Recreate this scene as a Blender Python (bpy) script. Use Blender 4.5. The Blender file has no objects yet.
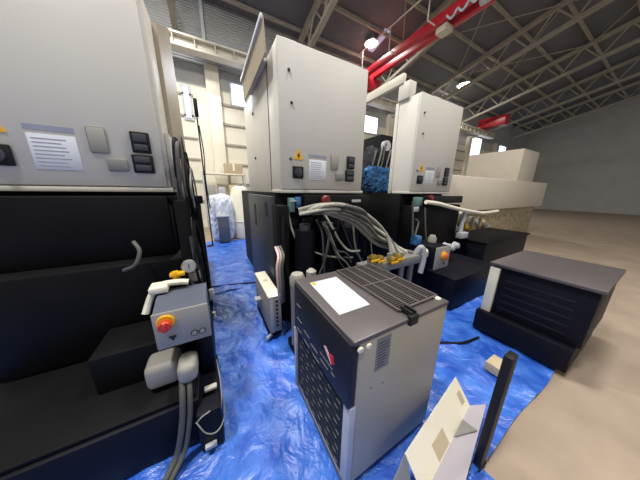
import bpy, bmesh, math, random
from mathutils import Vector, Matrix, noise
random.seed(7)
S = bpy.context.scene
COL = S.collection

# ------------------------------------------------------------------ materials
def lin(c):
    c = c / 255.0
    return c / 12.92 if c <= 0.04045 else ((c + 0.055) / 1.055) ** 2.4

def mat(name, rgb, rough=0.5, metal=0.0, var=0.06, scale=6.0, bump=0.0, bscale=40.0, spec=0.5, alpha=1.0):
    """procedural principled material: base colour gently mottled by noise, optional bump"""
    m = bpy.data.materials.new(name)
    m.use_nodes = True
    nt = m.node_tree
    b = nt.nodes['Principled BSDF']
    base = [lin(v) for v in rgb]
    tc = nt.nodes.new('ShaderNodeTexCoord')
    n = nt.nodes.new('ShaderNodeTexNoise'); n.inputs['Scale'].default_value = scale
    n.inputs['Detail'].default_value = 4.0
    nt.links.new(tc.outputs['Object'], n.inputs['Vector'])
    r = nt.nodes.new('ShaderNodeValToRGB')
    r.color_ramp.elements[0].position = 0.3
    r.color_ramp.elements[1].position = 0.7
    r.color_ramp.elements[0].color = [max(0, v * (1 - var)) for v in base] + [1]
    r.color_ramp.elements[1].color = [min(1, v * (1 + var)) for v in base] + [1]
    nt.links.new(n.outputs['Fac'], r.inputs['Fac'])
    nt.links.new(r.outputs['Color'], b.inputs['Base Color'])
    b.inputs['Roughness'].default_value = rough
    b.inputs['Metallic'].default_value = metal
    b.inputs['Specular IOR Level'].default_value = spec
    b.inputs['Alpha'].default_value = alpha
    if bump:
        n2 = nt.nodes.new('ShaderNodeTexNoise'); n2.inputs['Scale'].default_value = bscale
        n2.inputs['Detail'].default_value = 5.0
        nt.links.new(tc.outputs['Object'], n2.inputs['Vector'])
        bp = nt.nodes.new('ShaderNodeBump'); bp.inputs['Strength'].default_value = bump
        bp.inputs['Distance'].default_value = 0.02
        nt.links.new(n2.outputs['Fac'], bp.inputs['Height'])
        nt.links.new(bp.outputs['Normal'], b.inputs['Normal'])
    return m

def emis(name, rgb, strength):
    m = bpy.data.materials.new(name); m.use_nodes = True
    b = m.node_tree.nodes['Principled BSDF']
    b.inputs['Base Color'].default_value = [lin(v) for v in rgb] + [1]
    b.inputs['Emission Color'].default_value = [lin(v) for v in rgb] + [1]
    b.inputs['Emission Strength'].default_value = strength
    return m

def corrugated(name, rgb, axis='X', scale=40.0, strength=0.6):
    m = mat(name, rgb, rough=0.6, var=0.12, scale=0.8)
    nt = m.node_tree; b = nt.nodes['Principled BSDF']
    tc = nt.nodes.new('ShaderNodeTexCoord')
    w = nt.nodes.new('ShaderNodeTexWave'); w.wave_type = 'BANDS'; w.bands_direction = axis
    w.inputs['Scale'].default_value = scale
    nt.links.new(tc.outputs['Object'], w.inputs['Vector'])
    bp = nt.nodes.new('ShaderNodeBump'); bp.inputs['Strength'].default_value = strength
    bp.inputs['Distance'].default_value = 0.05
    nt.links.new(w.outputs['Fac'], bp.inputs['Height'])
    nt.links.new(bp.outputs['Normal'], b.inputs['Normal'])
    return m

M = {}
M['white'] = mat('white_paint', (203, 200, 190), 0.5, var=0.02, scale=2, spec=0.3)
M['white2'] = mat('white_side_paint', (218, 215, 205), 0.5, var=0.02, scale=2, spec=0.3)
M['coolwhite'] = mat('cool_white_paint', (214, 217, 222), 0.4, var=0.02)
M['seam'] = mat('dark_seam', (80, 80, 78), 0.7)
M['black'] = mat('black_machine_paint', (13, 13, 15), 0.6, var=0.25, scale=5, spec=0.15)
M['blackgloss'] = mat('black_gloss', (14, 14, 18), 0.35, var=0.2, spec=0.25)
M['navy'] = mat('dark_navy_paint', (17, 18, 28), 0.5, var=0.2, scale=4, spec=0.15)
M['charcoal'] = mat('charcoal_steel', (58, 61, 68), 0.5, var=0.1)
M['panelblack'] = mat('black_plastic', (26, 26, 28), 0.5, spec=0.25)
M['tagblack'] = mat('printed_black', (15, 15, 16), 0.6)
M['rubber'] = mat('black_rubber', (16, 16, 18), 0.6, var=0.15, spec=0.25)
M['chillerbeige'] = mat('warm_grey_enamel', (168, 160, 138), 0.45, var=0.04, scale=3)
M['chillertop'] = mat('dark_grey_enamel', (82, 76, 76), 0.4, var=0.05, scale=3)
M['chillerblack'] = mat('black_enamel', (30, 30, 33), 0.5, var=0.1, spec=0.25)
M['grille'] = mat('grille_steel', (72, 68, 66), 0.4, metal=0.2, var=0.1)
M['grilledark'] = mat('grille_recess', (20, 19, 20), 0.8)
M['lightgrey'] = mat('light_grey_steel', (176, 178, 184), 0.45)
M['midgrey'] = mat('mid_grey', (128, 127, 122), 0.5)
M['boxgrey'] = mat('grey_box_paint', (154, 151, 142), 0.5, var=0.03)
M['slategrey'] = mat('slate_grey_paint', (86, 91, 106), 0.5, var=0.04)
M['cream'] = mat('cream_paint', (232, 226, 205), 0.5, var=0.04, scale=5)
M['paper'] = mat('white_paper', (188, 191, 196), 0.6, var=0.02, spec=0.2, bump=0.15, bscale=8)
M['hose'] = mat('grey_conduit', (150, 147, 134), 0.55, var=0.12)
M['hosedark'] = mat('dark_conduit', (84, 83, 78), 0.55, var=0.12)
M['wirewhite'] = mat('pale_cable', (190, 188, 176), 0.5)
M['brass'] = mat('brass', (180, 150, 70), 0.35, metal=0.7, var=0.15)
M['yellow'] = mat('yellow_plastic', (236, 178, 30), 0.4, var=0.03)
M['red'] = mat('red_plastic', (206, 60, 36), 0.4, var=0.05)
M['orange'] = mat('orange_plastic', (226, 120, 60), 0.4, var=0.05)
M['darkred'] = mat('dark_red_plastic', (120, 36, 38), 0.4)
M['pink'] = mat('pale_pink_print', (226, 188, 186), 0.5)
M['crimson'] = mat('red_print', (190, 40, 50), 0.5)
M['bluetext'] = mat('grey_blue_print', (146, 150, 166), 0.5)
M['cranered'] = mat('red_crane_paint', (186, 36, 50), 0.35, var=0.08)
M['craneyel'] = mat('cream_beam_paint', (204, 198, 182), 0.5, var=0.05)
M['steel'] = mat('olive_grey_steel', (158, 152, 138), 0.6, var=0.1)
M['steeldk'] = mat('dim_steel', (96, 97, 96), 0.6, var=0.1)
M['beigedark'] = mat('dull_beige_paint', (168, 156, 136), 0.55, var=0.03, spec=0.3)
M['beige'] = mat('beige_enclosure_paint', (206, 196, 180), 0.5, var=0.03)
M['plastic'] = mat('plastic_wrap', (206, 214, 224), 0.22, var=0.12, scale=5, bump=0.5, bscale=9)
M['bluewrap'] = mat('blue_wrap', (52, 100, 148), 0.2, var=0.6, scale=9, bump=0.6, bscale=12)
M['bright_cream'] = mat('bright_cream_enamel', (246, 238, 214), 0.4, var=0.02)
M['cardboard'] = mat('cardboard', (178, 160, 130), 0.8, var=0.05)
M['wood'] = mat('pale_wood', (206, 188, 156), 0.7, var=0.1)
M['lilac'] = mat('lilac_grey_steel', (172, 166, 174), 0.4, var=0.03)
M['teal'] = mat('teal_plastic', (104, 138, 132), 0.5)
M['clutter'] = mat('tan_mixed', (160, 146, 118), 0.7, var=0.4, scale=9)
M['concrete'] = mat('concrete', (160, 142, 124), 0.75, var=0.12, scale=3, bump=0.1)
M['lamp'] = emis('lamp_glow', (255, 252, 246), 14.0)
M['window'] = emis('daylight_pane', (225, 235, 255), 3.2)
M['sky'] = emis('skylight_pane', (176, 184, 214), 0.55)
M['roof'] = corrugated('dark_roof_sheet', (108, 108, 114), 'X', 6.0, 0.5)
M['siding'] = corrugated('grey_siding', (176, 178, 178), 'Z', 4.0, 0.9)
M['wallcream'] = mat('cream_wall_panel', (224, 218, 198), 0.6, var=0.05, scale=1.2)
M['wallgrey'] = mat('grey_wall_panel', (176, 176, 172), 0.6, var=0.06, scale=1.2)

# blue tarp: woven sheet, wrinkled, slightly shiny
def tarp_mat():
    m = bpy.data.materials.new('blue_tarp'); m.use_nodes = True
    nt = m.node_tree; b = nt.nodes['Principled BSDF']
    tc = nt.nodes.new('ShaderNodeTexCoord')
    n = nt.nodes.new('ShaderNodeTexNoise'); n.inputs['Scale'].default_value = 5.0; n.inputs['Detail'].default_value = 6
    r = nt.nodes.new('ShaderNodeValToRGB')
    r.color_ramp.elements[0].position = 0.3; r.color_ramp.elements[1].position = 0.72
    r.color_ramp.elements[0].color = [lin(26), lin(80), lin(190), 1]
    r.color_ramp.elements[1].color = [lin(80), lin(138), lin(238), 1]
    nt.links.new(tc.outputs['Object'], n.inputs['Vector'])
    nt.links.new(n.outputs['Fac'], r.inputs['Fac'])
    nt.links.new(r.outputs['Color'], b.inputs['Base Color'])
    b.inputs['Roughness'].default_value = 0.36
    b.inputs['Specular IOR Level'].default_value = 0.8
    v = nt.nodes.new('ShaderNodeTexNoise'); v.inputs['Scale'].default_value = 7.0; v.inputs['Detail'].default_value = 5
    v.inputs['Distortion'].default_value = 0.4
    nt.links.new(tc.outputs['Object'], v.inputs['Vector'])
    bp = nt.nodes.new('ShaderNodeBump'); bp.inputs['Strength'].default_value = 0.8; bp.inputs['Distance'].default_value = 0.045
    nt.links.new(v.outputs['Fac'], bp.inputs['Height'])
    nt.links.new(bp.outputs['Normal'], b.inputs['Normal'])
    return m
M['tarp'] = tarp_mat()

# ------------------------------------------------------------------ builders
def root_loc(o):
    v = Vector((0, 0, 0))
    while o is not None:
        v += o.location; o = o.parent
    return v

def smooth(me, ang=35):
    for p in me.polygons: p.use_smooth = True
    try:
        me.set_sharp_from_angle(angle=math.radians(ang))
    except Exception:
        pass

def obj(name, bm, m, parent=None, base=None):
    """bm is in world coordinates; links ONE mesh object"""
    bmesh.ops.recalc_face_normals(bm, faces=bm.faces)
    off = root_loc(parent) if parent is not None else Vector(base if base else (0, 0, 0))
    bmesh.ops.translate(bm, verts=bm.verts, vec=-off)
    me = bpy.data.meshes.new(name); bm.to_mesh(me); bm.free()
    mats = m if isinstance(m, (list, tuple)) else [m]
    for x in mats: me.materials.append(M[x] if isinstance(x, str) else x)
    smooth(me)
    o = bpy.data.objects.new(name, me); COL.objects.link(o)
    if parent is not None: o.parent = parent
    else: o.location = off
    return o

def tag(o, label, cat, group=None, kind=None):
    o['label'] = label; o['category'] = cat
    if group: o['group'] = group
    if kind: o['kind'] = kind
    return o

def thing(name, label, cat, loc, group=None):
    o = bpy.data.objects.new(name, None); COL.objects.link(o)
    o.location = loc; o.empty_display_size = 0.1
    return tag(o, label, cat, group)

def struct(name, bm, m):
    o = obj(name, bm, m); o['kind'] = 'structure'; return o

def B(): return bmesh.new()

def box(bm, x0, x1, y0, y1, z0, z1, bev=0.0, seg=2, mi=0):
    r = bmesh.ops.create_cube(bm, size=1.0)
    vs = r['verts']
    for v in vs:
        v.co = Vector((x0 + (v.co.x + .5) * (x1 - x0), y0 + (v.co.y + .5) * (y1 - y0), z0 + (v.co.z + .5) * (z1 - z0)))
    fs = set(f for v in vs for f in v.link_faces)
    for f in fs: f.material_index = mi
    if bev:
        es = set(e for v in vs for e in v.link_edges)
        bmesh.ops.bevel(bm, geom=list(es), offset=bev, segments=seg, affect='EDGES', profile=0.5)
    return bm

def boxb(*a, **k):
    return box(B(), *a, **k)

def cyl(bm, p0, p1, r0, r1=None, n=20, cap=True):
    p0 = Vector(p0); p1 = Vector(p1); d = p1 - p0
    r1 = r0 if r1 is None else r1
    q = d.to_track_quat('Z', 'Y').to_matrix().to_4x4()
    mt = Matrix.Translation((p0 + p1) / 2) @ q
    bmesh.ops.create_cone(bm, cap_ends=cap, segments=n, radius1=r0, radius2=r1, depth=d.length, matrix=mt)
    return bm

def lathe(bm, p, axis, prof, n=24):
    """prof: list of (distance along axis, radius)"""
    p = Vector(p); q = Vector(axis).to_track_quat('Z', 'Y').to_matrix()
    rings = []
    for d, r in prof:
        rings.append([bm.verts.new(p + q @ Vector((r * math.cos(2 * math.pi * i / n), r * math.sin(2 * math.pi * i / n), d))) for i in range(n)])
    for a, b in zip(rings, rings[1:]):
        for i in range(n):
            bm.faces.new((a[i], a[(i + 1) % n], b[(i + 1) % n], b[i]))
    bm.faces.new(rings[0][::-1]); bm.faces.new(rings[-1])
    return bm

def crom(pts, k=10):
    pts = [Vector(p) for p in pts]
    if len(pts) == 2: pts = [pts[0], (pts[0] + pts[1]) / 2, pts[1]]
    P = [2 * pts[0] - pts[1]] + pts + [2 * pts[-1] - pts[-2]]
    out = []
    for i in range(1, len(P) - 2):
        a, b, c, d = P[i - 1], P[i], P[i + 1], P[i + 2]
        for j in range(k):
            t = j / k
            out.append(0.5 * ((2 * b) + (c - a) * t + (2 * a - 5 * b + 4 * c - d) * t * t + (3 * b - a - 3 * c + d) * t ** 3))
    out.append(pts[-1])
    return out

def tube(bm, pts, r, n=8, k=10, ribs=0.0):
    """swept round tube; ribs>0 makes it corrugated"""
    c = crom(pts, k)
    if ribs:
        L = sum((b - a).length for a, b in zip(c, c[1:]))
        m = max(8, int(L / (r * 0.55)))
        acc = [0]
        for a, b in zip(c, c[1:]): acc.append(acc[-1] + (b - a).length)
        res = []; j = 0
        for i in range(m + 1):
            s = L * i / m
            while j < len(acc) - 2 and acc[j + 1] < s: j += 1
            t = (s - acc[j]) / max(1e-6, acc[j + 1] - acc[j])
            res.append(c[j].lerp(c[j + 1], t))
        c = res
    up = Vector((0, 0, 1)); prev = None; rings = []
    for i, p in enumerate(c):
        t = (c[min(i + 1, len(c) - 1)] - c[max(i - 1, 0)]).normalized()
        if prev is None:
            a = t.cross(up)
            if a.length < 1e-3: a = t.cross(Vector((1, 0, 0)))
            a.normalize()
        else:
            a = (prev - t * prev.dot(t)).normalized()
        prev = a; b = t.cross(a)
        rr = r * (1 - ribs * (i % 2))
        rings.append([bm.verts.new(p + (a * math.cos(2 * math.pi * q / n) + b * math.sin(2 * math.pi * q / n)) * rr) for q in range(n)])
    for u, v in zip(rings, rings[1:]):
        for q in range(n):
            bm.faces.new((u[q], u[(q + 1) % n], v[(q + 1) % n], v[q]))
    bm.faces.new(rings[0][::-1]); bm.faces.new(rings[-1])
    return bm

def prism(bm, poly, d):
    """extrude a planar 3D polygon by vector d"""
    a = [bm.verts.new(Vector(p)) for p in poly]
    b = [bm.verts.new(Vector(p) + Vector(d)) for p in poly]
    bm.faces.new(a[::-1]); bm.faces.new(b)
    for i in range(len(a)):
        j = (i + 1) % len(a)
        bm.faces.new((a[i], a[j], b[j], b[i]))
    return bm

def crumple(cx, cy, z0, sx, sy, sz, seed, amp=0.05, sub=5, sq=4.0):
    """crinkled wrapped bale: superellipsoid block roughened by noise"""
    bm = B()
    bmesh.ops.create_icosphere(bm, subdivisions=sub, radius=1.0)
    for v in bm.verts:
        c = v.co.copy()
        k = (abs(c.x) ** sq + abs(c.y) ** sq + abs(c.z) ** sq) ** (-1 / sq)
        c *= k
        nn = noise.noise(c * 2.3 + Vector((seed, 0, 0))) + 0.5 * noise.noise(c * 6 + Vector((0, seed, 0)))
        rid = 1 - abs(noise.noise(c * 3.5 + Vector((0, 0, seed))))
        c *= 1 + amp * nn + amp * (rid - 0.7)
        v.co = Vector((cx + c.x * sx / 2, cy + c.y * sy / 2, max(z0, z0 + sz / 2 + c.z * sz / 2)))
    return bm

# ------------------------------------------------------------------ setting
struct('floor', boxb(-9, 28, -9, 7.2, -0.2, 0.0), 'concrete')

bm = B()
box(bm, -9, 28, 7.0, 7.2, 0.0, 4.9, mi=0)
box(bm, -9, 28, 7.0, 7.2, 4.9, 5.5, mi=1)
box(bm, -9, 28, 7.0, 7.2, 5.5, 7.5, mi=2)
struct('wall_back', bm, ['wallcream', 'wallgrey', 'siding'])
struct('wall_right', boxb(28, 28.2, -9, 7.2, 0, 12), 'wallgrey')
SL = 0.22
def roofz(y): return 7.35 + (7.2 - y) * SL
bm = B()
prism(bm, [(-9, 7.4, roofz(7.4)), (-9, -9, roofz(-9)), (-9, -9, roofz(-9) + .12), (-9, 7.4, roofz(7.4) + .12)], (37.2, 0, 0))
struct('ceiling', bm, 'roof')

tn = 0
def trim(bm, m):
    global tn
    tn += 1
    return struct('trim_%d' % tn, bm, m)
# purlins along the hall and rafters across it
for i in range(13):
    y = 6.6 - i * 1.2
    z = roofz(y) - .02
    trim(boxb(-9, 28, y - .035, y + .035, z - .12, z), 'steel')
for x in (-1.0, 3.2, 7.4, 11.6, 15.8, 20.0, 24.2):
    bm = B()
    for dz, h in ((-.14, .16), (-1.0, .13)):
        prism(bm, [(x - .08, 7.0, roofz(7.0) + dz), (x + .08, 7.0, roofz(7.0) + dz), (x + .08, 7.0, roofz(7.0) + dz - h), (x - .08, 7.0, roofz(7.0) + dz - h)],
              (0, -16, 16 * SL))
    for k in range(13):
        y = 6.8 - k * 1.2
        cyl(bm, (x, y, roofz(y) - .22), (x, y - .6, roofz(y - .6) - 1.02), .03, n=6)
        cyl(bm, (x, y - .6, roofz(y - .6) - 1.02), (x, y - 1.2, roofz(y - 1.2) - .22), .03, n=6)
    trim(bm, 'steel')
# roof cross bracing rods
for x in (3.2, 7.4, 11.6):
    bm = B()
    for y in (5.4, 1.8, -1.8):
        cyl(bm, (x, y, roofz(y) - .25), (x + 4.2, y - 3.6, roofz(y - 3.6) - .25), .02, n=6)
        cyl(bm, (x + 4.2, y, roofz(y) - .25), (x, y - 3.6, roofz(y - 3.6) - .25), .02, n=6)
    trim(bm, 'steel')
# wall columns, girts and ledges
for x in (-.32, 4.2, 8.4, 12.6, 16.8, 21.0):
    trim(boxb(x, x + .42, 6.78, 7.0, 0, 5.55, bev=.01), 'wallcream')
for z in (1.0, 1.75, 2.5, 3.2, 3.9, 4.55):
    bm = B()
    box(bm, -9, -.75, 6.95, 7.0, z, z + .06); box(bm, .1, 27.9, 6.94, 7.0, z - .1, z - .03)
    trim(bm, 'steel')
trim(boxb(-.28, -.18, 6.88, 7.0, 5.9, 7.4), 'lightgrey')      # down pipe box above the crane beam
# windows in the back wall
wn = 0
for (x0, x1, z0, z1) in ((-1.02, -.86, 3.85, 4.8), (.5, .95, 4.55, 5.2), (6.85, 7.7, 4.5, 5.25), (17.3, 18.9, 4.3, 5.6), (22.2, 23.4, 4.2, 5.5)):
    wn += 1
    w = struct('window_%d' % wn, boxb(x0 - .06, x1 + .06, 6.95, 7.0, z0 - .06, z1 + .06), 'lightgrey')
    p = obj('pane', boxb(x0, x1, 6.93, 6.955, z0, z1), 'sky' if x0 < -1 else 'window', w)
# translucent roof lights
for (x0, x1, y0, y1) in ((7.6, 8.1, 4.3, 5.3), (6.2, 6.5, 5.3, 6.3)):
    wn += 1
    bm = B()
    prism(bm, [(x0, y1, roofz(y1) - .015), (x0, y0, roofz(y0) - .015), (x0, y0, roofz(y0) + .03), (x0, y1, roofz(y1) + .03)], (x1 - x0, 0, 0))
    struct('window_%d' % wn, bm, 'sky')

# crane runway on the back wall
def i_beam(bm, x0, x1, y, z0, z1, w):
    box(bm, x0, x1, y - w / 2, y + w / 2, z1 - .05, z1); box(bm, x0, x1, y - w / 2, y + w / 2, z0, z0 + .05)
    box(bm, x0, x1, y - .03, y + .03, z0 + .05, z1 - .05)
    k = int((x1 - x0) / .55)
    for i in range(k):
        x = x0 + (i + .5) * (x1 - x0) / k
        box(bm, x - .012, x + .012, y - w / 2 + .01, y + w / 2 - .01, z0 + .05, z1 - .05)
rw = thing('crane_runway', 'long cream crane runway beam running along the back wall', 'beam', (6, 6.3, 5.52))
bm = B(); i_beam(bm, -3.0, 19.0, 6.3, 5.52, 5.86, .34); obj('beam', bm, 'craneyel', rw)
for x in (-1.9, 2.3, 4.41, 8.61, 12.81, 17.01):
    bm = B(); box(bm, x - .06, x + .06, 6.4, 6.99, 5.4, 5.52); obj('bracket', bm, 'craneyel', rw)

# overhead crane: red twin girder bridge with hoist
cr = thing('bridge_crane', 'red overhead crane bridge spanning up to the roof on the right', 'crane', (6.3, 6.3, 5.86))
bm = B(); box(bm, 6.05, 6.25, -6.0, 6.5, 6.5, 6.72, bev=.01); obj('girder', bm, 'cranered', cr)
bm = B(); box(bm, 6.5, 6.7, -6.0, 6.5, 6.5, 6.72, bev=.01); obj('girder', bm, 'cranered', cr)
bm = B(); box(bm, 5.8, 7.0, 6.14, 6.46, 5.98, 6.5, bev=.01)
for x in (5.9, 7.1): cyl(bm, (x, 6.2, 5.98), (x, 6.4, 5.98), .12)
obj('end_carriage', bm, 'cranered', cr)
bm = B()
tube(bm, [(5.7, -6, 7.2), (5.7, 6.2, 7.2)], .025, n=6, k=1)
for y in (-3, -1.5, 0, 1.5, 3, 4.5, 6.0): cyl(bm, (5.7, y, 6.5), (5.7, y, 7.2), .02, n=6)
for y in (-3, -1.5, 0, 1.5, 3, 4.5, 6.0): cyl(bm, (5.7, y, 6.5), (6.05, y, 6.5), .02, n=6)
obj('handrail', bm, 'craneyel', cr)
bm = B(); box(bm, 6.0, 6.75, 1.2, 1.8, 6.73, 6.93, bev=.02); obj('trolley', bm, 'craneyel', cr)
bm = B(); cyl(bm, (6.37, 1.2, 6.5), (6.37, 1.9, 6.5), .11); obj('hoist_drum', bm, 'lightgrey', cr)
bm = B(); box(bm, 6.2, 6.55, 2.7, 3.05, 6.32, 6.49, bev=.02); obj('motor', bm, 'craneyel', cr)
bm = B()
for i in range(7):
    y = 2.6 - i * .3
    tube(bm, [(6.0, y, 6.48), (6.0, y - .15, 6.34), (6.0, y - .3, 6.48)], .03, n=6, k=5)
obj('festoon_cable', bm, 'lightgrey', cr)
c2 = thing('bridge_crane', 'small red end of another crane, far along the runway beam', 'crane', (17.2, 6.2, 5.86))
bm = B(); box(bm, 16.9, 17.5, 4.9, 6.45, 5.95, 6.5, bev=.02); obj('girder', bm, 'cranered', c2)
bm = B(); box(bm, 16.6, 17.8, 6.14, 6.46, 5.86, 6.0, bev=.02); obj('end_carriage', bm, 'cranered', c2)

# ceiling lamps
def lamp(x, y, z, label, size=.22, power=60):
    t = thing('ceiling_lamp', label, 'lamp', (x, y, z), 'high bay lamps under the roof')
    zr = roofz(y)
    bm = B(); lathe(bm, (x, y, z), (0, 0, 1), [(0, size), (.02, size), (.16, size * .45), (.24, size * .35)]); obj('lamp_shade', bm, 'lightgrey', t)
    bm = B(); lathe(bm, (x, y, z - .03), (0, 0, 1), [(0, size * .7), (.03, size * .85)]); obj('bulb', bm, 'lamp', t)
    bm = B(); cyl(bm, (x, y, z + .24), (x, y, zr), .02, n=8); obj('rod', bm, 'steel', t)
    li = bpy.data.lights.new('lamp_light', 'AREA'); li.shape = 'DISK'; li.size = size * 2; li.energy = power
    li.color = (1.0, .975, .93)
    lo = bpy.data.objects.new('lamp_light', li); COL.objects.link(lo); lo.parent = t; lo.location = (0, 0, -.06)
lamp(5.98, 5.81, 7.45, 'bright round roof lamp just above the middle white cabinet', .3, power=60)
lamp(12.87, 5.6, 7.45, 'bright round roof lamp above the right white cabinet', .42, power=200)
for (lx, ly, lt, pw) in ((-1.6, 3.2, 'added unseen fill lamp over the aisle between the left and middle machines', 420), (-2.6, -1.5, 'added unseen fill lamp over the left machine', 380),
                     (1.8, -.9, 'added unseen fill lamp over the chiller', 260), (5.6, -2.4, 'added unseen fill lamp over the right side of the hall', 180)):
    lamp(lx, ly, 7.6, lt, .42, power=pw)  # unseen lamps, added to bring more light from above

# ------------------------------------------------------------------ tarps
def tarp(name, label, x0, x1, y0, y1, nx, ny, seed, zb, hole=None):
    bm = B(); g = []
    for j in range(ny + 1):
        row = []
        for i in range(nx + 1):
            x = x0 + (x1 - x0) * i / nx; y = y0 + (y1 - y0) * j / ny
            p = Vector((x, y, seed))
            edge = .04 * noise.noise(Vector((x * 1.5, y * 1.5, seed + 9)))
            if j in (0, ny): y += edge
            if i in (0, nx): x += edge
            rid = (1 - abs(noise.noise(p * 2.2))) ** 6
            rid2 = (1 - abs(noise.noise(Vector((x * 5 + y * 3, y * 4 - x, seed + 3))))) ** 5
            z = zb + .003 + .024 * rid + .009 * rid2 + .004 * noise.noise(p * 9)
            z = max(z, zb + .002)
            row.append(bm.verts.new((x, y, z)))
        g.append(row)
    for j in range(ny):
        for i in range(nx):
            bm.faces.new((g[j][i], g[j][i + 1], g[j + 1][i + 1], g[j + 1][i]))
    o = obj(name, bm, 'tarp', None, ((x0 + x1) / 2, (y0 + y1) / 2, zb))
    return tag(o, label, 'tarp')
tarp('tarp', 'blue tarp under the chiller with wrinkles, lying on the near floor', -4, 3.6, -1.72, 1.2, 300, 130, 1.3, .001)
tarp('tarp', 'blue tarp lying along the far end of the aisle, by the back wall', -4, 3.6, 1.05, 4.3, 120, 60, 5.1, .014)
tarp('tarp', 'blue tarp at the lower left corner, nearest the camera', -4, .56, -4.0, -1.66, 120, 70, 8.2, .014)

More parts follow.
